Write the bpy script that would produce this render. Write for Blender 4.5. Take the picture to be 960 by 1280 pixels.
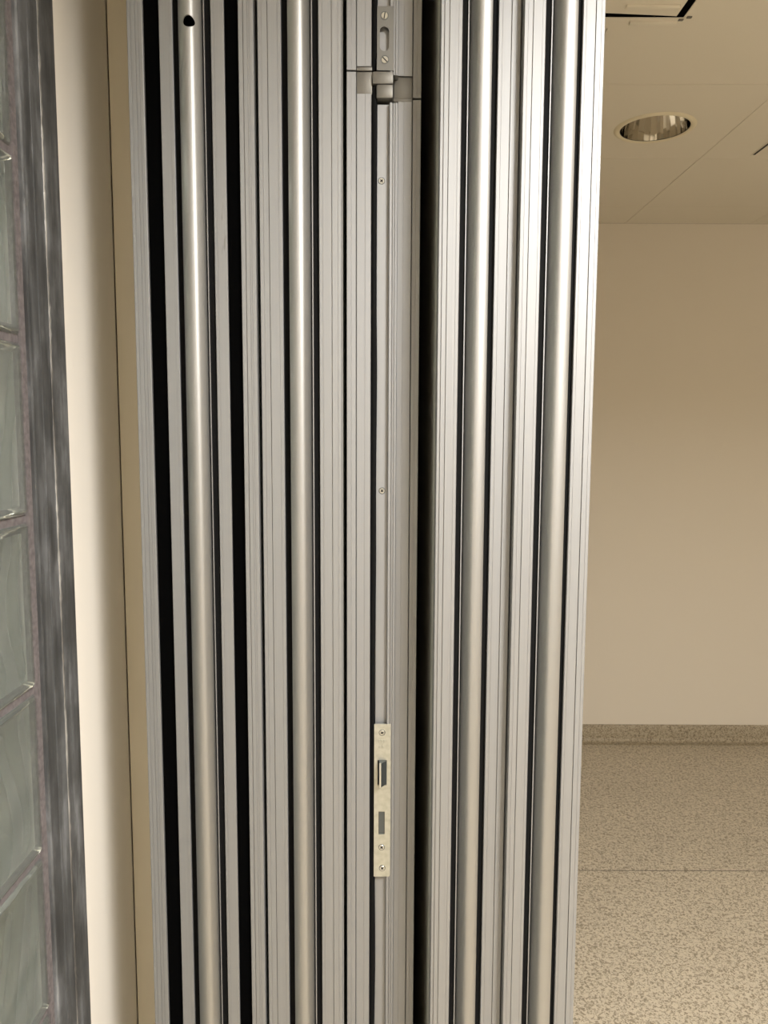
import bpy, bmesh, math, random
from mathutils import Vector, Matrix
random.seed(7)
for o in list(bpy.data.objects): bpy.data.objects.remove(o, do_unlink=True)
S = bpy.context.scene
COL = S.collection
R = math.radians
CEIL = 2.582          # ceiling height
EYE = 1.582           # camera height

# ------------------------------------------------------------------ camera
cd = bpy.data.cameras.new('camera'); cam = bpy.data.objects.new('camera', cd); COL.objects.link(cam)
cd.sensor_fit = 'VERTICAL'; cd.sensor_height = 34.6; cd.sensor_width = 25.95
cd.lens = 34.6 * 962 / 1280; cd.clip_start = 0.02
cam.matrix_world = (Matrix.Translation((0, 0, EYE)) @ Matrix.Rotation(R(90 - 5.95), 4, 'X') @ Matrix.Rotation(R(0.25), 4, 'Z'))
S.camera = cam
# ------------------------------------------------------------------ world, exposure
w = bpy.data.worlds.new('world'); S.world = w; w.use_nodes = True
w.node_tree.nodes['Background'].inputs[0].default_value = (0.9, 0.85, 0.75, 1)
w.node_tree.nodes['Background'].inputs[1].default_value = 0.02
S.view_settings.view_transform = 'Standard'; S.view_settings.look = 'None'
S.view_settings.gamma = 1; S.view_settings.use_curve_mapping = False
S.view_settings.exposure = 0.0
# main ceiling light panel, then two unseen ones added for ambient light: (x, y, watts, spread in degrees)
LIGHTS = [(0.85, -0.365, 120, 158), (2.05, -1.565, 1.5, 170), (0.25, -2.165, 2.5, 170)]
SIDE_FILL = (-1.25, 0.235, 150)  # unseen lamp added behind the glass blocks to brighten them
LIGHT_COL = (1.0, 0.99, 0.975)

# ------------------------------------------------------------------ helpers
ORG = {}
def worg(o): return ORG.get(o.name, Vector((0, 0, 0)))
def link(name, me, mat=None, parent=None):
    o = bpy.data.objects.new(name, me); COL.objects.link(o)
    if parent is not None:
        off = worg(parent)
        me.transform(Matrix.Translation(-off))
        o.parent = parent; ORG[o.name] = off.copy()
    if mat is not None: me.materials.append(mat)
    return o
def from_bm(name, bm, mat=None, parent=None, smooth=None):
    bmesh.ops.recalc_face_normals(bm, faces=bm.faces)
    me = bpy.data.meshes.new(name); bm.to_mesh(me); bm.free()
    if smooth is not None:
        for p in me.polygons: p.use_smooth = True
        me.set_sharp_from_angle(angle=R(smooth))
    return link(name, me, mat, parent)
def thing(name, label, cat, loc, group=None):
    o = bpy.data.objects.new(name, None); COL.objects.link(o); o.location = loc; o.empty_display_size = 0.05
    ORG[o.name] = Vector(loc); o['label'] = label; o['category'] = cat; o['kind'] = 'thing'
    if group: o['group'] = group
    return o
def struct(o, label=None):
    o['kind'] = 'structure'
    if label: o['label'] = label
    return o
def add_box(bm, x0, x1, y0, y1, z0, z1):
    v = [bm.verts.new((x, y, z)) for z in (z0, z1) for y in (y0, y1) for x in (x0, x1)]
    for f in ((0,2,3,1),(4,5,7,6),(0,1,5,4),(2,6,7,3),(0,4,6,2),(1,3,7,5)): bm.faces.new([v[i] for i in f])
def box(name, x0, x1, y0, y1, z0, z1, mat, parent=None, bevel=0):
    bm = bmesh.new(); add_box(bm, x0, x1, y0, y1, z0, z1)
    if bevel: bmesh.ops.bevel(bm, geom=list(bm.edges), offset=bevel, segments=2, affect='EDGES', profile=0.5)
    return from_bm(name, bm, mat, parent, 35 if bevel else None)
def extrude(name, poly, z0, z1, mat, parent=None, smooth=None, axis='Z'):
    """closed 2D outline swept along an axis; Z: outline is (x, y)"""
    bm = bmesh.new()
    def P(a, b, c): return (a, b, c) if axis == 'Z' else ((c, a, b) if axis == 'X' else (a, c, b))
    lo = [bm.verts.new(P(x, y, z0)) for x, y in poly]; hi = [bm.verts.new(P(x, y, z1)) for x, y in poly]
    n = len(poly)
    for i in range(n): bm.faces.new((lo[i], lo[(i+1) % n], hi[(i+1) % n], hi[i]))
    bm.faces.new(lo[::-1]); bm.faces.new(hi)
    bmesh.ops.triangulate(bm, faces=[f for f in bm.faces if len(f.verts) > 4])
    return from_bm(name, bm, mat, parent, smooth)
def lathe(name, prof, c, mat, parent=None, seg=64, smooth=40, axis='Z', close=False):
    """prof: (radius, height) pairs turned about an axis through c; axis Y: height runs along +y"""
    bm = bmesh.new(); rings = []
    for r, h in prof:
        ring = []
        for i in range(seg):
            a = 2 * math.pi * i / seg; u, v = r * math.cos(a), r * math.sin(a)
            ring.append(bm.verts.new((c[0]+u, c[1]+v, c[2]+h) if axis == 'Z' else (c[0]+u, c[1]+h, c[2]+v)))
        rings.append(ring)
    pairs = list(zip(rings, rings[1:]))
    if close: pairs.append((rings[-1], rings[0]))
    for a, b in pairs:
        for i in range(seg): bm.faces.new((a[i], a[(i+1) % seg], b[(i+1) % seg], b[i]))
    if not close:
        if prof[0][0] > 1e-5: pass
    return from_bm(name, bm, mat, parent, smooth)
def disc_solid(name, r, y0, y1, c, mat, parent=None, seg=24, bev=0.0):
    """a short round head facing -y"""
    bm = bmesh.new(); rows = [(r, y1), (r, y0 + bev), (max(r - bev, 1e-4), y0)]
    rings = [[bm.verts.new((c[0]+q*math.cos(2*math.pi*i/seg), h, c[2]+q*math.sin(2*math.pi*i/seg))) for i in range(seg)] for q, h in rows]
    for a, b in zip(rings, rings[1:]):
        for i in range(seg): bm.faces.new((a[i], a[(i+1) % seg], b[(i+1) % seg], b[i]))
    bm.faces.new(rings[0]); bm.faces.new(rings[-1])
    return from_bm(name, bm, mat, parent, 35)
def holed_plate(name, rect, hole, d0, d1, mat, parent=None, plane='XZ'):
    """rectangular plate (a0,a1,b0,b1) with one hole (closed list of points, counter-clockwise), between depths d0 and d1"""
    a0, a1, b0, b1 = rect
    cx = sum(p[0] for p in hole) / len(hole); cy = sum(p[1] for p in hole) / len(hole)
    corners = [math.atan2(b - cy, a - cx) for a in (a0, a1) for b in (b0, b1)]
    inner = list(hole); outer = []
    for x, y in inner:
        dx, dy = x - cx, y - cy; t = 1e9
        if dx > 1e-9: t = min(t, (a1 - cx) / dx)
        if dx < -1e-9: t = min(t, (a0 - cx) / dx)
        if dy > 1e-9: t = min(t, (b1 - cy) / dy)
        if dy < -1e-9: t = min(t, (b0 - cy) / dy)
        outer.append([cx + dx * t, cy + dy * t])
    for ca, cb in ((a0, b0), (a0, b1), (a1, b0), (a1, b1)):      # pull the nearest outline point onto each corner
        k = min(range(len(outer)), key=lambda i: (outer[i][0]-ca)**2 + (outer[i][1]-cb)**2); outer[k] = [ca, cb]
    def P(a, b, d): return (a, d, b) if plane == 'XZ' else (a, b, d)
    bm = bmesh.new(); n = len(inner)
    L = [[bm.verts.new(P(p[0], p[1], d)) for p in loop] for loop in (inner, outer) for d in (d0, d1)]
    i0, i1, o0, o1 = L
    for i in range(n):
        j = (i + 1) % n
        bm.faces.new((i0[i], i0[j], o0[j], o0[i])); bm.faces.new((i1[i], o1[i], o1[j], i1[j]))
        bm.faces.new((i0[i], i1[i], i1[j], i0[j])); bm.faces.new((o0[i], o0[j], o1[j], o1[i]))
    return from_bm(name, bm, mat, parent)
def copy_tree(o, loc):
    d = Vector(loc) - worg(o)
    c = o.copy(); COL.objects.link(c); c.location = loc; ORG[c.name] = Vector(loc)
    for ch in o.children:
        k = ch.copy(); COL.objects.link(k); k.parent = c
        for g in ch.children:
            m = g.copy(); COL.objects.link(m); m.parent = k
    return c

# ------------------------------------------------------------------ materials
def mat(name, col, rough=0.5, metal=0.0, spec=0.5):
    m = bpy.data.materials.new(name); m.use_nodes = True
    b = m.node_tree.nodes['Principled BSDF']
    b.inputs['Base Color'].default_value = (*col, 1); b.inputs['Roughness'].default_value = rough
    b.inputs['Metallic'].default_value = metal; b.inputs['Specular IOR Level'].default_value = spec
    return m
def nodes(m): return m.node_tree.nodes, m.node_tree.links, m.node_tree.nodes['Principled BSDF']
def noise(m, scale, stretch=(1, 1, 1), detail=3, rough=0.5, dist=0.0):
    N, L, b = nodes(m)
    tc = N.new('ShaderNodeTexCoord'); mp = N.new('ShaderNodeMapping'); nz = N.new('ShaderNodeTexNoise')
    geo = N.new('ShaderNodeNewGeometry')
    mp.inputs['Scale'].default_value = stretch; L.new(geo.outputs['Position'], mp.inputs[0]); L.new(mp.outputs[0], nz.inputs['Vector'])
    nz.inputs['Scale'].default_value = scale; nz.inputs['Detail'].default_value = detail
    nz.inputs['Roughness'].default_value = rough; nz.inputs['Distortion'].default_value = dist
    return nz
def ramp(m, src, stops):
    N, L, b = nodes(m); r = N.new('ShaderNodeValToRGB'); L.new(src, r.inputs[0]); e = r.color_ramp.elements
    while len(e) < len(stops): e.new(0.5)
    for i, (p, c) in enumerate(stops): e[i].position = p; e[i].color = (*c, 1)
    return r
def bump(m, src, strength, dist):
    N, L, b = nodes(m); q = N.new('ShaderNodeBump'); q.inputs['Strength'].default_value = strength; q.inputs['Distance'].default_value = dist
    L.new(src, q.inputs['Height']); L.new(q.outputs[0], b.inputs['Normal'])

def aluminium(name, col, rough, metal=0.9, scuffs=True):
    m = mat(name, col, rough, metal); N, L, b = nodes(m)
    fine = noise(m, 900, (1, 1, 0.004), 2)                     # drawn lines along the extrusion
    r = ramp(m, fine.outputs['Fac'], [(0.3, tuple(c * 0.95 for c in col)), (0.7, col)])
    out = r.outputs[0]
    if scuffs:                                                  # small grey rub marks
        sc = noise(m, 34, (1, 1, 0.16), 5, 0.62, 0.6)
        mk = ramp(m, sc.outputs['Fac'], [(0.715, (1, 1, 1)), (0.745, (0.72, 0.70, 0.68))])
        mx = N.new('ShaderNodeMix'); mx.data_type = 'RGBA'; mx.blend_type = 'MULTIPLY'; mx.inputs[0].default_value = 1
        L.new(out, mx.inputs[6]); L.new(mk.outputs[0], mx.inputs[7]); out = mx.outputs[2]
    L.new(out, b.inputs['Base Color'])
    if scuffs: bump(m, fine.outputs['Fac'], 0.05, 0.0003)
    return m
M = {}
M['alu'] = aluminium('anodised_aluminium', (0.345, 0.343, 0.338), 0.58, 0.80)
M['tube'] = mat('satin_aluminium_tube', (0.405, 0.40, 0.385), 0.52, 1.0)
M['rubber'] = mat('black_rubber', (0.004, 0.004, 0.004), 0.7, 0, 0.10)
M['foam'] = mat('matt_black_seal', (0.0012, 0.0012, 0.0012), 0.95, 0, 0.02)
M['board'] = mat('grey_panel_face', (0.62, 0.60, 0.54), 0.55)
M['cast'] = mat('grey_zinc_casting', (0.19, 0.18, 0.158), 0.5, 0.7)
M['zinc'] = mat('zinc_lock_plate', (0.50, 0.49, 0.42), 0.42, 0.75)
zn = noise(M['zinc'], 130, (1, 1, 1), 4); zr = ramp(M['zinc'], zn.outputs['Fac'], [(0.35, (0.43, 0.42, 0.35)), (0.62, (0.50, 0.49, 0.42))])
M['zinc'].node_tree.links.new(zr.outputs[0], nodes(M['zinc'])[2].inputs['Base Color'])
M['steel'] = mat('brushed_steel', (0.20, 0.195, 0.18), 0.45, 0.8)
M['screw'] = mat('screw_steel', (0.62, 0.61, 0.56), 0.3, 0.95)
M['recess'] = mat('dark_recess', (0.02, 0.02, 0.018), 0.7)
M['bolt'] = mat('dark_latch_steel', (0.11, 0.12, 0.12), 0.4, 0.8)
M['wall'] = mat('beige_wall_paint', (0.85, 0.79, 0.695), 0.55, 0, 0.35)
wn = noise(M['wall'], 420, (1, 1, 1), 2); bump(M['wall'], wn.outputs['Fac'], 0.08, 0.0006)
M['wall_far_dimmed'] = mat('dimmed_far_wall_beige', (0.77, 0.70, 0.59), 0.6, 0, 0.3)  # wall beige darkened, so the far wall's dimmer light is in the colour
M['trim'] = mat('beige_trim_paint', (0.80, 0.72, 0.56), 0.5, 0, 0.35)
M['ceiling'] = mat('ceiling_tile_paint', (0.80, 0.74, 0.62), 0.8, 0, 0.2)
cn = noise(M['ceiling'], 260, (1, 1, 1), 3); bump(M['ceiling'], cn.outputs['Fac'], 0.15, 0.0008)
M['void'] = mat('dark_ceiling_void', (0.16, 0.135, 0.10), 0.9)
def speckle(name, light, dark, k=1.0):
    m = mat(name, light, 0.42, 0, 0.4); N, L, b = nodes(m)
    n1 = noise(m, 118 * k, (1, 1, 1), 2, 0.55, 1.2); n2 = noise(m, 3.0, (1, 1, 1), 2)
    r1 = ramp(m, n1.outputs['Fac'], [(0.40, dark), (0.53, light)])
    r2 = ramp(m, n2.outputs['Fac'], [(0.3, (0.93, 0.93, 0.93)), (0.7, (1, 1, 1))])
    mx = N.new('ShaderNodeMix'); mx.data_type = 'RGBA'; mx.blend_type = 'MULTIPLY'; mx.inputs[0].default_value = 1
    L.new(r1.outputs[0], mx.inputs[6]); L.new(r2.outputs[0], mx.inputs[7]); L.new(mx.outputs[2], b.inputs['Base Color'])
    return m
M['floor'] = speckle('speckled_vinyl', (0.64, 0.56, 0.43), (0.29, 0.24, 0.17))
M['cove'] = speckle('speckled_cove_vinyl', (0.45, 0.38, 0.27), (0.22, 0.175, 0.11))
M['seam'] = mat('floor_seam', (0.04, 0.03, 0.02), 0.8)
M['mortar'] = mat('mauve_mortar', (0.235, 0.19, 0.185), 0.85)
mn = noise(M['mortar'], 160, (1, 1, 1), 5); mr = ramp(M['mortar'], mn.outputs['Fac'], [(0.3, (0.095, 0.081, 0.08)), (0.7, (0.165, 0.142, 0.14))])
M['mortar'].node_tree.links.new(mr.outputs[0], nodes(M['mortar'])[2].inputs['Base Color']); bump(M['mortar'], mn.outputs['Fac'], 0.5, 0.002)
def rough_steel(name, a, bb, c):
    m = mat(name, bb, 0.5, 0.45); N, L, b = nodes(m)
    n = noise(m, 55, (1, 1, 0.07), 6, 0.62, 0.4); r = ramp(m, n.outputs['Fac'], [(0.32, a), (0.52, bb), (0.72, c)])
    n2 = noise(m, 26, (1, 1, 0.45), 5, 0.62); r2 = ramp(m, n2.outputs['Fac'], [(0.38, (0.68, 0.68, 0.68)), (0.5, (0.95, 0.95, 0.95)), (0.62, (1.5, 1.5, 1.52))])
    mx = N.new('ShaderNodeMix'); mx.data_type = 'RGBA'; mx.blend_type = 'MULTIPLY'; mx.inputs[0].default_value = 1
    L.new(r.outputs[0], mx.inputs[6]); L.new(r2.outputs[0], mx.inputs[7]); L.new(mx.outputs[2], b.inputs['Base Color'])
    bump(m, n.outputs['Fac'], 0.35, 0.001)
    return m
M['frame'] = rough_steel('streaky_raw_steel', (0.075, 0.075, 0.075), (0.125, 0.128, 0.13), (0.22, 0.225, 0.23))
M['bead'] = rough_steel('weld_bead', (0.09, 0.085, 0.08), (0.19, 0.18, 0.165), (0.42, 0.41, 0.38))
M['glass'] = mat('greenish_block_glass', (0.67, 0.71, 0.65), 0.10)
nodes(M['glass'])[2].inputs['Transmission Weight'].default_value = 0.87; nodes(M['glass'])[2].inputs['IOR'].default_value = 1.5
M['mirror'] = mat('polished_reflector', (0.80, 0.78, 0.73), 0.06, 1.0)
M['rim'] = mat('cream_lamp_rim', (0.80, 0.72, 0.53), 0.5)
M['lampglass'] = mat('opal_lamp', (0.75, 0.73, 0.68), 0.4)
M['diffuser'] = mat('lit_diffuser', (0.9, 0.9, 0.88), 0.5)
nodes(M['diffuser'])[2].inputs['Emission Color'].default_value = (*LIGHT_COL, 1); nodes(M['diffuser'])[2].inputs['Emission Strength'].default_value = 4.0

# ------------------------------------------------------------------ the room
X_L, X_R, Y_N, Y_F = -0.40, 3.40, -3.0, 3.82
fl = struct(box('floor', -1.9, X_R + 0.1, Y_N - 0.1, Y_F + 0.1, -0.06, -0.0010, M['seam']))
ys = [Y_N, -1.35, 0.65, 2.648, Y_F]
for y0, y1 in zip(ys, ys[1:]):
    box('vinyl_sheet', -1.9, X_R, y0 + 0.0024, y1 - 0.0024, -0.0010, 0.0, M['floor'], fl)
struct(box('wall_back', -0.5, X_R + 0.1, Y_F, Y_F + 0.1, 0.0, CEIL, M['wall_far_dimmed']))
struct(box('wall_right', X_R, X_R + 0.1, Y_N, Y_F, 0.0, CEIL, M['wall']))
struct(box('wall_behind', -1.9, X_R + 0.1, Y_N - 0.1, Y_N, 0.0, CEIL, M['wall']))
struct(extrude('wall_left', [(-0.5, 0.978), (-0.4, 0.978), (-0.4, 1.1655), (-0.41, 1.1655), (-0.41, 1.1995), (-0.5, 1.1995)], 0.0, CEIL, M['wall']), 'beige painted wall beside the steel frame')
struct(box('wall_left_near', -0.50, X_L, Y_N, -0.06, 0.0, CEIL, M['wall']))
struct(box('wall_niche', -0.50, -0.318, 1.2, Y_F, 0.0, CEIL, M['wall']))
struct(box('wall_side', -1.9, -1.8, Y_N, Y_F, 0.0, CEIL, M['wall']))
tr = struct(box('trim_1', -0.3985, -0.316, 1.167, 1.2, 0.0, CEIL, M['trim']), 'beige jamb strip behind the partition stack')
# coved skirting along the far wall, its foot swept out into the floor
prof = [(Y_F, 0.0), (Y_F, 0.0925), (Y_F - 0.004, 0.0925), (Y_F - 0.005, 0.091)]
for i in range(9):
    a = R(90 * i / 8); rad = 0.022
    prof.append((Y_F - 0.005 - rad + rad * math.cos(a), 0.003 + rad - rad * math.sin(a)))
prof += [(Y_F - 0.045, 0.0015), (Y_F - 0.045, 0.0)]
struct(extrude('baseboard_back', prof, -0.318, X_R, M['cove'], None, 35, 'X'), 'speckled vinyl cove skirting')

# ceiling: a dark void above, tiles laid edge to edge below it
ce = struct(box('ceiling', -1.9, X_R + 0.1, Y_N - 0.1, Y_F + 0.1, CEIL + 0.13, CEIL + 0.16, M['void']))
JX = [-1.9] + [0.55 + 0.6 * i for i in range(-4, 5)] + [X_R]
JY = [Y_N] + [2.335 + 0.6 * i for i in range(-8, 3)] + [Y_F]
lit = [(l[0], l[1]) for l in LIGHTS] + [SIDE_FILL[:2]]
DL = (0.887, 2.655)
tile_cache = {}
for xa, xb in zip(JX, JX[1:]):
    for ya, yb in zip(JY, JY[1:]):
        if any(xa < lx < xb and ya < ly < yb for lx, ly in lit): continue
        g = 0.0009; rect = (xa + g, xb - g, ya + g, yb - g)
        if xa < DL[0] < xb and ya < DL[1] < yb:
            hole = [(DL[0] + 0.116 * math.cos(2*math.pi*i/64), DL[1] + 0.116 * math.sin(2*math.pi*i/64)) for i in range(64)]
            holed_plate('ceiling_tile', rect, hole, CEIL, CEIL + 0.015, M['ceiling'], ce, 'XY')
        else:
            key = (round(xb - xa, 3), round(yb - ya, 3))
            if key not in tile_cache:
                bm = bmesh.new(); hx, hy = (rect[1]-rect[0])/2, (rect[3]-rect[2])/2
                v = [bm.verts.new((sx * (hx - q), sy * (hy - q), z)) for z, q in ((CEIL, 0.0007), (CEIL + 0.0012, 0), (CEIL + 0.015, 0)) for sx, sy in ((-1,-1),(1,-1),(1,1),(-1,1))]
                bm.faces.new(v[3::-1])
                for k in (0, 4):
                    for i in range(4): bm.faces.new((v[k+i], v[k+(i+1) % 4], v[k+4+(i+1) % 4], v[k+4+i]))
                bm.faces.new(v[8:12]); bmesh.ops.recalc_face_normals(bm, faces=bm.faces)
                me = bpy.data.meshes.new('ceiling_tile'); bm.to_mesh(me); bm.free(); me.materials.append(M['ceiling']); tile_cache[key] = me
            o = bpy.data.objects.new('ceiling_tile', tile_cache[key]); COL.objects.link(o); o.parent = ce
            o.location = ((xa + xb) / 2, (ya + yb) / 2, 0)

# ------------------------------------------------------------------ lit ceiling panels: the main one, and unseen ones added as fill
def light_panel(x, y, watts, spread, label):
    t = thing('ceiling_light_panel', label, 'ceiling light', (x, y, CEIL), 'lit ceiling panels')
    sq = [(x + 0.27 * sx, y + 0.27 * sy) for sx, sy in ((-1,-1),(1,-1),(1,1),(-1,1))]
    pts = []
    for (ax, ay), (bx, by) in zip(sq, sq[1:] + sq[:1]):
        for k in range(4): pts.append((ax + (bx-ax)*k/4, ay + (by-ay)*k/4))
    holed_plate('light_frame', (x - 0.299, x + 0.299, y - 0.299, y + 0.299), pts, CEIL - 0.002, CEIL + 0.03, M['rim'], t, 'XY')
    box('diffuser', x - 0.272, x + 0.272, y - 0.272, y + 0.272, CEIL + 0.008, CEIL + 0.012, M['diffuser'], t)
    ld = bpy.data.lights.new('panel_light', 'AREA'); ld.shape = 'SQUARE'; ld.size = 0.53 if spread > 140 else 0.34; ld.energy = watts; ld.color = LIGHT_COL; ld.spread = R(spread)
    lo = bpy.data.objects.new('panel_light', ld); COL.objects.link(lo); lo.parent = t; lo.location = (0, 0, 0.006)
for i, (x, y, wt, sp) in enumerate(LIGHTS):
    light_panel(x, y, wt, sp, ['bright square ceiling light panel behind the viewer to the right', 'unseen square light panel added as fill near the right wall', 'unseen square light panel added as fill near the rear wall'][i])
light_panel(SIDE_FILL[0], SIDE_FILL[1], SIDE_FILL[2], 170, 'unseen square light panel added as fill beyond the glass blocks')

# ------------------------------------------------------------------ glass block window in its steel frame
win = bpy.data.objects.new('window_1', None); COL.objects.link(win); win.location = (-0.45, 0.45, 0); ORG['window_1'] = Vector((-0.45, 0.45, 0))
struct(win, 'glass block window in a raw steel frame')
GX0, GX1 = -0.482, -0.402            # block thickness
Z0, NR, NC = 0.082, 12, 4
YE = 0.8705                          # far edge of the last column
for i in range(NR + 1):             # bed joints
    z = Z0 + 0.2 * i; box('bed_joint', GX0 + 0.006, GX1 - 0.004, YE - 0.2 * NC - 0.004, YE + 0.004, z - 0.0045, z + 0.0045, M['mortar'], win)
for j in range(NC + 1):             # upright joints, the last one as a wider painted strip
    y = YE - 0.2 * j
    box('upright_joint', GX0 + 0.006, GX1 - (0.004 if j else 0.0), y - 0.0040, y + (0.0040 if j else 0.0062), 0.0, CEIL, M['mortar'], win)
def glass_block(seed):
    """hollow pressed block, pillowed rim, inner faces in soft vertical waves; centred on its own origin, face towards +x"""
    rnd = random.Random(seed); bm = bmesh.new(); h = 0.0962; tx = (GX1 - GX0) / 2
    bmo = bmesh.new(); add_box(bmo, -tx, tx, -h, h, -h, h)
    bmesh.ops.bevel(bmo, geom=list(bmo.edges), offset=0.0055, segments=3, affect='EDGES', profile=0.5)
    # sunken middle of the outer faces
    for s in (-1, 1):
        f = max((f for f in bmo.faces), key=lambda f: f.calc_area() * (f.normal.x * s > 0.9))
        r = bmesh.ops.inset_region(bmo, faces=[f], thickness=0.004, depth=-0.0016)
    me = bpy.data.meshes.new('glass_block'); bmesh.ops.recalc_face_normals(bmo, faces=bmo.faces); bmo.to_mesh(me); bmo.free()
    bm.from_mesh(me)
    n = 26; hi = 0.086; ph = [rnd.uniform(0, 6.28) for _ in range(6)]
    def wave(y, z):
        return (0.0022 * math.sin(y * 118 + 2.0 * math.sin(z * 23 + ph[0]) + ph[1]) + 0.0008 * math.sin(y * 61 + z * 37 + ph[2])) * min(1, (hi - abs(y)) / 0.02) * min(1, (hi - abs(z)) / 0.02)
    G = {}
    for s in (-1, 1):
        for i in range(n + 1):
            for j in range(n + 1):
                y, z = -hi + 2*hi*i/n, -hi + 2*hi*j/n
                G[s, i, j] = bm.verts.new((s * (tx - 0.0105) + wave(y, z) * s, y, z))
    new = []
    for s in (-1, 1):
        for i in range(n):
            for j in range(n):
                q = [G[s,i,j], G[s,i+1,j], G[s,i+1,j+1], G[s,i,j+1]]
                new.append(bm.faces.new(q if s < 0 else q[::-1]))
    for i in range(n):
        for (a, b) in (((i, 0), (i+1, 0)), ((i+1, n), (i, n)), ((0, i+1), (0, i)), ((n, i), (n, i+1))):
            new.append(bm.faces.new((G[-1, a[0], a[1]], G[1, a[0], a[1]], G[1, b[0], b[1]], G[-1, b[0], b[1]])))
    bmesh.ops.recalc_face_normals(bm, faces=new); bmesh.ops.reverse_faces(bm, faces=new)
    bm.to_mesh(me); bm.free()
    for p in me.polygons: p.use_smooth = True
    me.set_sharp_from_angle(angle=R(50)); me.materials.append(M['glass'])
    return me
BL = [glass_block(s) for s in (3, 11, 23)]
for j in range(NC):
    for i in range(NR):
        o = bpy.data.objects.new('glass_block', BL[(i + 2 * j) % 3]); COL.objects.link(o); o.parent = win
        o.location = Vector(((GX0 + GX1) / 2, YE - 0.1 - 0.2 * j, Z0 + 0.1 + 0.2 * i)) - worg(win)
fr = extrude('steel_frame', [(-0.50, 0.8765), (-0.3985, 0.8765), (-0.3972, 0.879), (-0.3972, 0.901), (-0.3978, 0.9025), (-0.3972, 0.904), (-0.3975, 0.929), (-0.3995, 0.931), (-0.3985, 0.9335),
      (-0.3982, 0.976), (-0.3995, 0.9778), (-0.50, 0.9778)], 0.0, CEIL, M['frame'], win)
bm = bmesh.new(); prev = None; ring_n = 8                       # knobbly weld bead up the middle of the frame
zs = [0.0 + 0.008 * k for k in range(int(CEIL / 0.008))]
for z in zs:
    r = 0.0019 + random.uniform(-0.0004, 0.0008); cx, cy = -0.3986 + random.uniform(-.0002, .0002), 0.9312 + random.uniform(-.0005, .0005)
    ring = [bm.verts.new((cx + r * math.cos(a), cy + 1.3 * r * math.sin(a), z)) for a in [2*math.pi*k/ring_n for k in range(ring_n)]]
    if prev:
        for k in range(ring_n): bm.faces.new((prev[k], prev[(k+1) % ring_n], ring[(k+1) % ring_n], ring[k]))
    prev = ring
from_bm('weld_bead', bm, M['bead'], win, 60)
box('steel_frame_near', -0.50, -0.3972, -0.06, YE - 0.8 - 0.006, 0.0, CEIL, M['frame'], win)

# ------------------------------------------------------------------ partition panels
ZB, ZT = 0.012, 2.560
def mm(*v): return [q / 1000 for q in v]
def flange(name, x0, x1, y, grooves, z0, z1, m, parent, depth=0.014, edge=0.0006):
    """flat extruded lip facing -y with fine grooves [(x, width, depth)], mm"""
    pts = [(x0, y + depth), (x0, y + edge), (x0 + edge, y)]
    for gx, gw, gd in sorted(grooves):
        gx, gw, gd = gx/1000, gw/1000, gd/1000
        pts += [(gx - gw/2, y), (gx - gw/2 * 0.75, y + gd), (gx + gw/2 * 0.75, y + gd), (gx + gw/2, y)]
    pts += [(x1 - edge, y), (x1, y + edge), (x1, y + depth)]
    return extrude(name, pts, z0, z1, m, parent)
def tube_pts(x0, x1, crown, flip, inset=0.0, n=56):
    """rounded bulb outline seen from above: one flank slopes gently, the other drops steeply; flip puts the gentle flank on the right"""
    stops = [(0.0, -38), (0.10, -26), (0.34, -4), (0.50, 12), (0.59, 30), (0.67, 48), (0.85, 60), (1.0, 68)]
    def ang(s):
        for (a, u), (b, v) in zip(stops, stops[1:]):
            if s <= b: return R(u + (v - u) * (s - a) / (b - a))
        return R(stops[-1][1])
    w = (x1 - x0) - 2 * inset; ys = [0.0]
    for i in range(n): ys.append(ys[-1] + math.tan(ang((i + 0.5) / n)) * w / n)
    m = min(ys); out = [(x0 + inset + w * i / n, crown + inset + y - m) for i, y in enumerate(ys)]
    if flip: out = [(x0 + x1 - x, y) for x, y in out][::-1]
    return out
def tube(name, x0, x1, y, z0, z1, parent, flip=False):
    o = tube_pts(x0, x1, y - 0.0085, flip); i = tube_pts(x0, x1, y - 0.0085, flip, 0.0016); yb = y + 0.0116
    return extrude(name, o + [(x1, yb), (x1 - 0.0016, yb)] + i[::-1] + [(x0 + 0.0016, yb), (x0, yb)], z0, z1, M['tube'], parent, 32)
D, F = (1.0, 1.8), (0.7, 0.45)      # dark groove, faint groove: width, depth in mm
def panel_standard(label, y, x, tx, gl, gr, lipside=0):
    """x: outer left, left flange end, right flange start, outer right (mm); tx: tube edges"""
    x0, xa, xb, x1 = mm(*x); t0, t1 = mm(*tx)
    t = thing('partition_panel', label, 'partition panel', ((x0 + x1) / 2, y + 0.5, 0), 'folded partition panels')
    box('panel_body', x0 + 0.001, x1 - 0.001, y + 0.0302, y + 1.0, ZB, ZT, M['board'], t)
    box('edge_frame', x0 + 0.0004, x1 - 0.0004, y + 0.0141, y + 0.0300, ZB, ZT, M['alu'], t)
    flange('edge_profile', x0, xa, y, gl, ZB, ZT, M['alu'], t)
    flange('edge_profile', xb, x1, y, gr, ZB, ZT, M['alu'], t)
    box('gasket', xa + 0.0001, t0 + 0.0012, y + 0.0045, y + 0.0140, ZB, ZT, M['rubber'], t)
    box('gasket', t1 - 0.0012, xb - 0.0001, y + 0.0045, y + 0.0140, ZB, ZT, M['rubber'], t)
    tube('interlock_tube', t0, t1, y, ZB, ZT, t, lipside < 0)
    if lipside:                      # thin bright seam along the foot of the tube
        xs = t1 if lipside > 0 else t0
        box('tube_lip', xs - 0.0006, xs + 0.0006, y + 0.002, y + 0.0044, ZB, ZT, M['alu'], t)
    box('bottom_seal', x0 + 0.01, x1 - 0.01, y + 0.02, y + 0.98, 0.0, ZB - 0.0001, M['rubber'], t)
    return t

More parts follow.
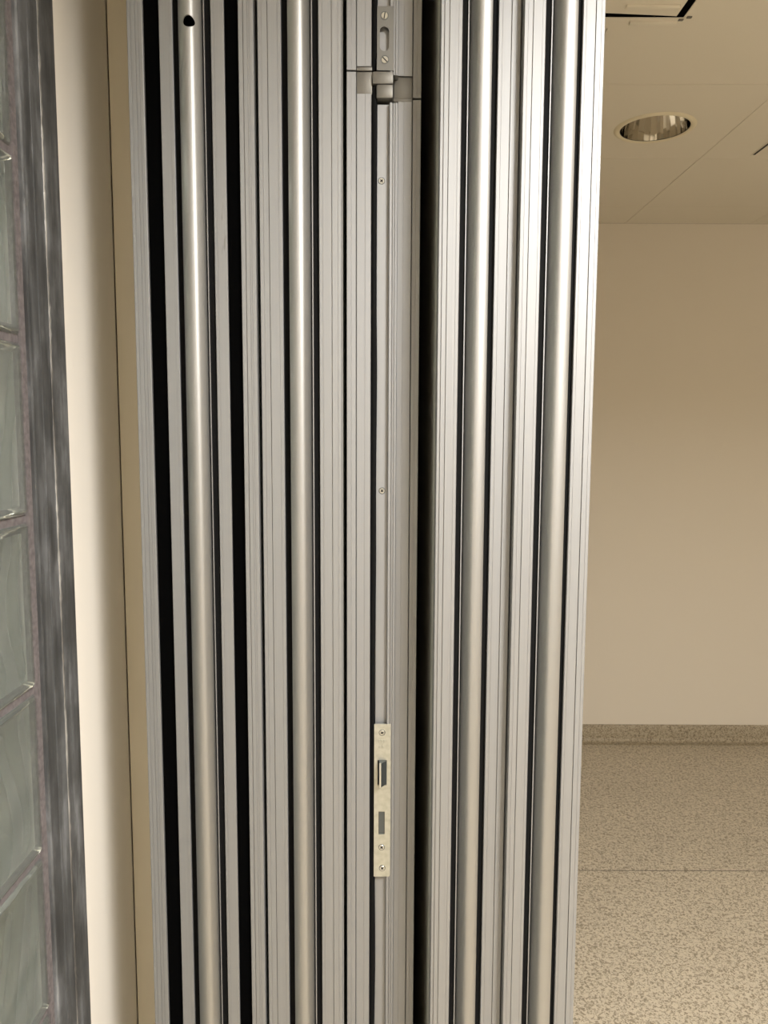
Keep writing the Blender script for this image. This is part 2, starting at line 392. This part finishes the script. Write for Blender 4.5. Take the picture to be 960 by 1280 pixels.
# leftmost panel, wider, with two deep black seal strips
Y1 = 0.960
t = thing('partition_panel', 'leftmost partition panel, with two wide black seal strips and a drilled hole', 'partition panel', (-0.231, Y1 + 0.5, 0), 'folded partition panels')
box('panel_body', -0.3044, -0.1577, Y1 + 0.1, Y1 + 1.0, ZB, ZT, M['board'], t)
box('edge_frame', -0.3050, -0.1571, Y1 + 0.0222, Y1 + 0.0998, ZB, ZT, M['alu'], t)
flange('edge_profile', -0.3054, -0.2870, Y1, [(-300.7, 1.0, 0.6), (-295.4, 1.2, 0.8), (-291.6, 0.8, 0.5)], ZB, ZT, M['alu'], t, 0.022)
flange('edge_profile', -0.1745, -0.1567, Y1, [(-168.7, 1.0, 1.5), (-163.6, 0.8, 0.5), (-161.2, 0.8, 0.5)], ZB, ZT, M['alu'], t, 0.022)
flange('inner_profile', -0.2680, -0.2520, Y1 + 0.001, [(-256.0, 0.6, 0.3)], ZB, ZT, M['alu'], t, 0.021)
flange('inner_profile', -0.2069, -0.1914, Y1 + 0.001, [(-203.0, 0.7, 0.4)], ZB, ZT, M['alu'], t, 0.021)
for a, b in ((-0.2869, -0.2681), (-0.1913, -0.1746)): box('seal_strip', a, b, Y1 + 0.005, Y1 + 0.0218, ZB, ZT, M['foam'], t)
for a, b in ((-0.2519, -0.2420), (-0.2170, -0.2070)): box('gasket', a, b, Y1 + 0.0045, Y1 + 0.0140, ZB, ZT, M['rubber'], t)
box('tube_backing', -0.2416, -0.2174, Y1 + 0.012, Y1 + 0.0218, ZB, ZT, M['foam'], t)
tb1 = tube('interlock_tube', -0.2435, -0.2155, Y1, ZB, ZT, t)
box('tube_lip', -0.2157, -0.2147, Y1 + 0.002, Y1 + 0.0044, ZB, ZT, M['alu'], t)
box('bottom_seal', -0.295, -0.167, Y1 + 0.02, Y1 + 0.98, 0.0, ZB - 0.0001, M['rubber'], t)
# the drilled hole through the tube, slightly three-cornered
bm = bmesh.new(); off = worg(tb1); hp = []
for i in range(28):
    a = 2 * math.pi * i / 28; r = 0.0066 * (1 + 0.03 * math.cos(3 * (a - R(95))))
    hp.append((-0.2305 + r * math.cos(a) - off.x, 2.0576 + r * math.sin(a) - off.z))
lo = [bm.verts.new((x, Y1 - 0.03 - off.y, z)) for x, z in hp]; hi = [bm.verts.new((x, Y1 + 0.0060 - off.y, z)) for x, z in hp]
for i in range(28): bm.faces.new((lo[i], lo[(i+1) % 28], hi[(i+1) % 28], hi[i]))
bm.faces.new(lo[::-1]); bm.faces.new(hi); bmesh.ops.recalc_face_normals(bm, faces=bm.faces)
cme = bpy.data.meshes.new('cutter'); bm.to_mesh(cme); bm.free(); cut = bpy.data.objects.new('cutter', cme); COL.objects.link(cut)
cut.location = off
md = tb1.modifiers.new('hole', 'BOOLEAN'); md.object = cut; md.operation = 'DIFFERENCE'; md.solver = 'EXACT'
bpy.context.view_layer.update(); dg = bpy.context.evaluated_depsgraph_get()
nm = bpy.data.meshes.new_from_object(tb1.evaluated_get(dg)); tb1.modifiers.clear(); tb1.data = nm
bpy.data.objects.remove(cut, do_unlink=True)
disc_solid('hole_dark_disc', 0.0085, Y1 + 0.0065, Y1 + 0.0118, (-0.2305, 0, 2.0576), M['foam'], t)  # black disc behind the hole stands in for the dark inside it

panel_standard('second partition panel from the left, smooth tube, beside the lock edge', 0.965, (-152.5, -124.6, -80.4, -53.2), (-116.4, -88.5),
               [(-147.6, *F), (-140.7, *D), (-128.9, *F)], [(-76.1, *F), (-64.8, *D), (-57.5, *F)], 1)
panel_standard('partition panel right of the dark gap, its grey side showing', 0.945, (63.7, 88.6, 130.4, 156.6), (96.0, 122.8),
               [(67.7, *D), (73.7, *D), (84.2, *F)], [(134.9, *F), (145.5, 1.2, 2.0), (151.5, *F)], -1)
panel_standard('rightmost partition panel, next to the open room', 0.930, (157.6, 182.2, 224.5, 249.7), (189.8, 217.8),
               [(161.8, *F), (167.7, *D), (178.3, *F)], [(228.0, *F), (239.1, 1.2, 2.0), (245.3, *F)], -1)

# lock panel: plain edge with a sunk channel, a lock below and a pivot joint above
Y3 = 1.009
t = thing('partition_panel', 'middle partition panel with lock plate, screws and stepped pivot joint', 'partition panel', (-0.002, Y3 + 0.5, 0), 'folded partition panels')
box('panel_body', -0.0480, 0.0438, Y3 + 0.1, Y3 + 1.0, ZB, ZT, M['board'], t)
box('edge_frame', -0.0484, 0.0442, Y3 + 0.0242, Y3 + 0.0998, ZB, ZT, M['alu'], t)
JL, JR = 2.0285, 2.0007               # joint heights, left and right
for z0, z1 in ((ZB, JL - 0.0012), (JL + 0.0012, ZT)):
    flange('edge_profile', -0.0490, -0.0370, Y3, [(-43.3, *F)], z0, z1, M['alu'], t, 0.024)
for z0, z1 in ((ZB, 2.0012), (2.0339, ZT)):
    flange('edge_profile', -0.0364, -0.0180, Y3 - 0.0003, [(-25.7, *F)], z0, z1, M['alu'], t, 0.024)
for z0, z1 in ((ZB, JR - 0.0012), (JR + 0.0012, ZT)):
    flange('edge_profile', 0.0340, 0.0448, Y3 + 0.013, [(39.0, *F)], z0, z1, M['alu'], t, 0.011)
for z0, z1 in ((ZB, 1.9967), (2.0279, ZT)):
    flange('edge_profile', 0.0152, 0.0334, Y3 + 0.012, [(22.8, *F)], z0, z1, M['alu'], t, 0.012)
for z0, z1 in ((ZB, 1.9912), (2.0240, ZT)):
    # ridged channel rim and the sunk strip
    extrude('channel_profile', [(-0.0179, Y3 + 0.024), (-0.0179, Y3 + 0.011), (-0.0110, Y3 + 0.011), (-0.0105, Y3 + 0.007), (0.0045, Y3 + 0.007), (0.0049, Y3 + 0.0005), (0.0055, Y3), (0.0080, Y3),
        (0.0083, Y3 + 0.0025), (0.0092, Y3 + 0.0025), (0.0096, Y3 + 0.0008), (0.0110, Y3 + 0.0008), (0.0114, Y3 + 0.002), (0.0120, Y3 + 0.002), (0.0124, Y3 + 0.0006), (0.0138, Y3 + 0.0006), (0.0142, Y3 + 0.002), (0.0151, Y3 + 0.002), (0.0151, Y3 + 0.024)],
        z0, z1, M['alu'], t)
def wavy_gasket(z0, z1):
    bm = bmesh.new(); prev = None; n = int((z1 - z0) / 0.02)
    for k in range(n + 1):
        z = z0 + (z1 - z0) * k / n; e = 0.0006 * math.sin(z * 9.0) + 0.0004 * math.sin(z * 23 + 1)
        tip = 0.003 if k in (0, n) else 0
        sec = [(-0.0178, Y3 + 0.0108), (-0.0178, Y3 + 0.003 + tip), (-0.0165, Y3 + 0.0012 + tip), (-0.0122 + e - tip*0.4, Y3 + 0.0008 + tip), (-0.0106 + e - tip*0.4, Y3 + 0.002 + tip), (-0.0107 + e - tip*0.4, Y3 + 0.0065)]
        ring = [bm.verts.new((x, y, z)) for x, y in sec]
        if prev:
            for i in range(6): bm.faces.new((prev[i], prev[(i+1) % 6], ring[(i+1) % 6], ring[i]))
        else: bm.faces.new(ring[::-1])
        prev = ring
    bm.faces.new(prev); from_bm('gasket', bm, M['rubber'], t, 60)
wavy_gasket(ZB, 2.016); wavy_gasket(2.031, ZT)
# pivot joint: grey castings either side, two knuckles between
c1 = box('pivot_casting', -0.0364, -0.0172, Y3 + 0.0022, Y3 + 0.02, 2.0014, 2.0282, M['cast'], t, 0.0006); c1['label'] = 'grey cast joint piece'
box('casting_lip', -0.0364, -0.0172, Y3 + 0.0008, Y3 + 0.02, 2.0292, 2.0337, M['cast'], t, 0.0005)
box('pivot_casting', 0.0100, 0.0334, Y3 + 0.0145, Y3 + 0.022, 2.0021, 2.0277, M['cast'], t, 0.0006)
box('casting_lip', 0.0095, 0.0334, Y3 + 0.0128, Y3 + 0.022, 1.9969, 2.0017, M['cast'], t, 0.0005)
box('pivot_knuckle', -0.0168, 0.0092, Y3 - 0.0018, Y3 + 0.018, 2.0125, 2.0275, M['cast'], t, 0.0016)
box('pivot_knuckle', -0.0120, 0.0092, Y3 - 0.0030, Y3 + 0.018, 1.9950, 2.0120, M['cast'], t, 0.0024)
box('joint_shadow_gap', -0.0172, 0.0098, Y3 + 0.0181, Y3 + 0.024, 1.9915, 2.0335, M['rubber'], t)

def cross_screw(x, y, z, r, parent, slot=None):
    """countersunk head; slot None = cross recess, else a single slot at that angle"""
    s = disc_solid('screw', r, y - 0.0007, y + 0.002, (x, 0, z), M['screw'], parent, 24, 0.0004)
    bm = bmesh.new()
    for a in ((slot,) if slot is not None else (R(40), R(130))):
        l, h = r * (0.92 if slot is not None else 0.62), r * (0.16 if slot is not None else 0.2)
        c, q = math.cos(a), math.sin(a); v = []
        for d in (y - 0.00085, y - 0.0006):
            for u, w_ in ((-l, -h), (l, -h), (l, h), (-l, h)): v.append(bm.verts.new((x + u*c - w_*q, d, z + u*q + w_*c)))
        for f in ((0,1,2,3),(7,6,5,4),(0,4,5,1),(1,5,6,2),(2,6,7,3),(3,7,4,0)): bm.faces.new([v[i] for i in f])
    from_bm('screw_recess', bm, M['recess'], s)
    lathe('screw_seat', [(r * 1.02, y - 0.00012), (r * 1.22, y - 0.00012), (r * 1.22, y + 0.0003), (r * 1.02, y + 0.0003)], (x, 0, z), M['bolt'], s, 24, 30, 'Y', True)
    return s
cross_screw(-0.0050, Y3 + 0.007, 1.8989, 0.0036, t); cross_screw(-0.0028, Y3 + 0.007, 1.5043, 0.0036, t)
# slotted strike plate above the joint
cap = []
for i in range(40):
    a = 2 * math.pi * i / 40; cap.append((-0.0020 + 0.0058 * math.cos(a), 2.0658 + 0.0058 * math.sin(a) + (0.0085 if math.sin(a) > 1e-6 else -0.0085)))
sp = holed_plate('slotted_plate', (-0.0112, 0.0094, 2.0288, 2.1040), cap, Y3 - 0.0008, Y3 + 0.0015, M['steel'], t); sp['label'] = 'grey steel plate with an oblong slot'
cross_screw(-0.0020, Y3 - 0.0008, 2.0928, 0.0042, sp, R(80)); cross_screw(-0.0014, Y3 - 0.0008, 2.0413, 0.0042, sp, R(-45))
box('plate_backing', -0.0105, 0.0045, Y3 + 0.0062, Y3 + 0.00695, 2.0300, 2.1030, M['alu'], sp)

# lock
Yp = Y3 - 0.0012
lock = bmesh.new()
xs = mm(-12.0, -7.2, -5.6, -4.2, 2.7, 5.4, 8.4, 10.3); zs = [0.9694, 0.9712, 1.0306, 1.0636, 1.1014, 1.1370, 1.1876]
V = {}
def vv(i, j):
    if (i, j) not in V:
        x, z = xs[i], zs[j]
        V[i, j] = lock.verts.new((x, Yp, z))
    return V[i, j]
for i in range(len(xs) - 1):
    for j in range(len(zs) - 1):
        xm, zm = (xs[i] + xs[i+1]) / 2, (zs[j] + zs[j+1]) / 2
        if -0.0056 < xm < 0.0027 and 1.0306 < zm < 1.0636: continue
        if -0.0072 < xm < 0.0054 and 1.1014 < zm < 1.1370: continue
        if i == len(xs) - 2 and j == 0: lock.faces.new((vv(i, 0), vv(i+1, 1), vv(i, 1))); continue
        lock.faces.new((vv(i, j), vv(i+1, j), vv(i+1, j+1), vv(i, j+1)))
ext = bmesh.ops.extrude_face_region(lock, geom=list(lock.faces)); bmesh.ops.translate(lock, verts=[e for e in ext['geom'] if isinstance(e, bmesh.types.BMVert)], vec=(0, 0.0025, 0))
lp = from_bm('lock_plate', lock, M['zinc'], t); lp['label'] = 'pale zinc lock faceplate'
# worn, dented right edge of the faceplate
for z, a, b in ((1.158, .0007, .007), (1.128, .0008, .008), (1.087, .0007, .006), (1.060, .0009, .008), (1.040, .0010, .009), (1.018, .0006, .006)):
    bm = bmesh.new(); bmesh.ops.create_uvsphere(bm, u_segments=10, v_segments=6, radius=1.0, matrix=Matrix.Translation((0.0103, Yp + 0.0012, z)) @ Matrix.Diagonal((a, 0.0011, b, 1)))
    from_bm('edge_dent', bm, M['zinc'], lp, 60)
# raised maker's stamp near the top, too worn to read
for z, x0, x1 in ((1.1640, -0.0062, -0.0040), (1.1640, -0.0030, -0.0005), (1.1640, 0.0008, 0.0032), (1.1560, -0.0056, -0.0030), (1.1560, -0.0012, 0.0016)):
    box('stamped_mark', x0, x1, Yp - 0.00035, Yp + 0.0002, z - 0.0021, z + 0.0021, M['zinc'], lp, 0.0003)
for x, z in ((-0.0013, 1.1758), (-0.0013, 1.0121), (-0.0004, 0.9817)): cross_screw(x, Yp, z, 0.0036, lp)
box('lock_case', -0.0100, 0.0070, Y3 + 0.0030, Y3 + 0.0068, 0.975, 1.183, M['recess'], lp)
# bevelled latch bolt: blunt nose at the left, long slope to the right
latch = extrude('latch_bolt', [(-0.0052, Yp + 0.004), (-0.0050, Yp - 0.0095), (-0.0040, Yp - 0.0105), (-0.0022, Yp - 0.0105), (0.0050, Yp - 0.0005), (0.0050, Yp + 0.004)], 1.1034, 1.1368, M['bolt'], lp)
box('latch_nose', -0.00505, -0.0023, Yp - 0.0112, Yp - 0.0100, 1.1028, 1.1374, M['screw'], latch, 0.0005)
box('dead_bolt', -0.0050, 0.0021, Yp + 0.0022, Yp + 0.0040, 1.0312, 1.0630, M['bolt'], lp)

# hinge lugs deep in the gap between second and middle panels
for z in (1.36, 1.06, 0.79):
    tt = box('hinge_lug', -0.0500, -0.0486, Y3 + 0.03, Y3 + 0.06, z, z + 0.1, M['cast'], t)

# ------------------------------------------------------------------ unlit downlight in the far ceiling
def downlight(x, y, label):
    t = thing('recessed_downlight', label, 'ceiling light', (x, y, CEIL))
    lathe('rim', [(0.1100, -0.0005), (0.1112, -0.0035), (0.1160, -0.0060), (0.1240, -0.0052), (0.1300, -0.0005), (0.1295, 0.0), (0.1100, 0.0)], (x, y, CEIL), M['rim'], t, 96, 40, close=True)
    lathe('reflector', [(0.1095, -0.001), (0.1085, 0.02), (0.1040, 0.05), (0.0960, 0.08), (0.084, 0.105), (0.060, 0.118), (0.0005, 0.121)], (x, y, CEIL), M['mirror'], t, 32, 8)
    lathe('dark_seam', [(0.1093, -0.0022), (0.1108, -0.0022), (0.1108, -0.0008), (0.1093, -0.0008)], (x, y, CEIL), M['recess'], t, 96, 40, close=True)
    for s in (-1, 1):
        bm = bmesh.new(); bmesh.ops.create_cone(bm, cap_ends=True, segments=20, radius1=0.010, radius2=0.010, depth=0.11, matrix=Matrix.Translation((x + s * 0.018, y, CEIL + 0.085)) @ Matrix.Rotation(R(90), 4, 'X'))
        from_bm('lamp_tube', bm, M['lampglass'], t, 40)
downlight(DL[0], DL[1], 'round recessed downlight with mirrored reflector, switched off, in the far ceiling')

# ------------------------------------------------------------------ ceiling access hatch, top right
hx1, hy1 = 0.718, 1.973
hx0, hy0 = hx1 - 0.6, hy1 - 0.6
t = thing('ceiling_hatch', 'beige ceiling access hatch with a black gap around its panel', 'ceiling hatch', ((hx0 + hx1) / 2, (hy0 + hy1) / 2, CEIL))
def square(x0, x1, y0, y1, n=4):
    c = [(x0, y0), (x1, y0), (x1, y1), (x0, y1)]; out = []
    for (ax, ay), (bx, by) in zip(c, c[1:] + c[:1]):
        for k in range(n): out.append((ax + (bx-ax)*k/n, ay + (by-ay)*k/n))
    return out
holed_plate('hatch_frame', (hx0 - 0.05, hx1 + 0.05, hy0 - 0.05, hy1 + 0.05), square(hx0, hx1, hy0, hy1), CEIL - 0.003, CEIL - 0.0002, M['ceiling'], t, 'XY')
box('hatch_gap', hx0, hx1, hy0, hy1, CEIL - 0.0012, CEIL - 0.0004, M['foam'], t)
bm = bmesh.new()                      # door panel, hanging a little askew in its opening
v = [bm.verts.new(p) for z in (CEIL - 0.0035, CEIL - 0.0015) for p in ((hx0 + 0.014, hy0 + 0.012, z), (hx1 - 0.018, hy0 + 0.012, z), (hx1 - 0.020, hy1 - 0.0095, z), (hx0 + 0.014, hy1 - 0.050, z))]
for f in ((3,2,1,0),(4,5,6,7),(0,1,5,4),(1,2,6,5),(2,3,7,6),(3,0,4,7)): bm.faces.new([v[i] for i in f])
from_bm('hatch_door', bm, M['ceiling'], t)
box('hatch_strip', hx1 - 0.155, hx1 - 0.030, hy1 - 0.062, hy1 - 0.048, CEIL - 0.0105, CEIL - 0.0035, M['ceiling'], t, 0.0008)
box('hatch_strip', hx1 - 0.125, hx1 - 0.010, hy1 + 0.012, hy1 + 0.024, CEIL - 0.0095, CEIL - 0.003, M['ceiling'], t, 0.0008)
for dx, dy in ((-0.004, 0.006), (0.012, -0.006)):
    box('corner_clip', hx1 + dx - 0.006, hx1 + dx + 0.006, hy1 + dy - 0.004, hy1 + dy + 0.004, CEIL - 0.0055, CEIL - 0.003, M['steel'], t, 0.0008)

# slot of a ceiling outlet running out of view to the right
t = thing('ceiling_slot_outlet', 'short dark slot outlet in the far ceiling at the right edge', 'air outlet', (1.42, 2.80, CEIL))
box('slot_plate', 1.318, 1.56, 2.70, 2.90, CEIL - 0.002, CEIL - 0.0002, M['ceiling'], t)
box('slot_opening', 1.322, 1.330, 2.71, 2.89, CEIL - 0.003, CEIL - 0.002, M['recess'], t)
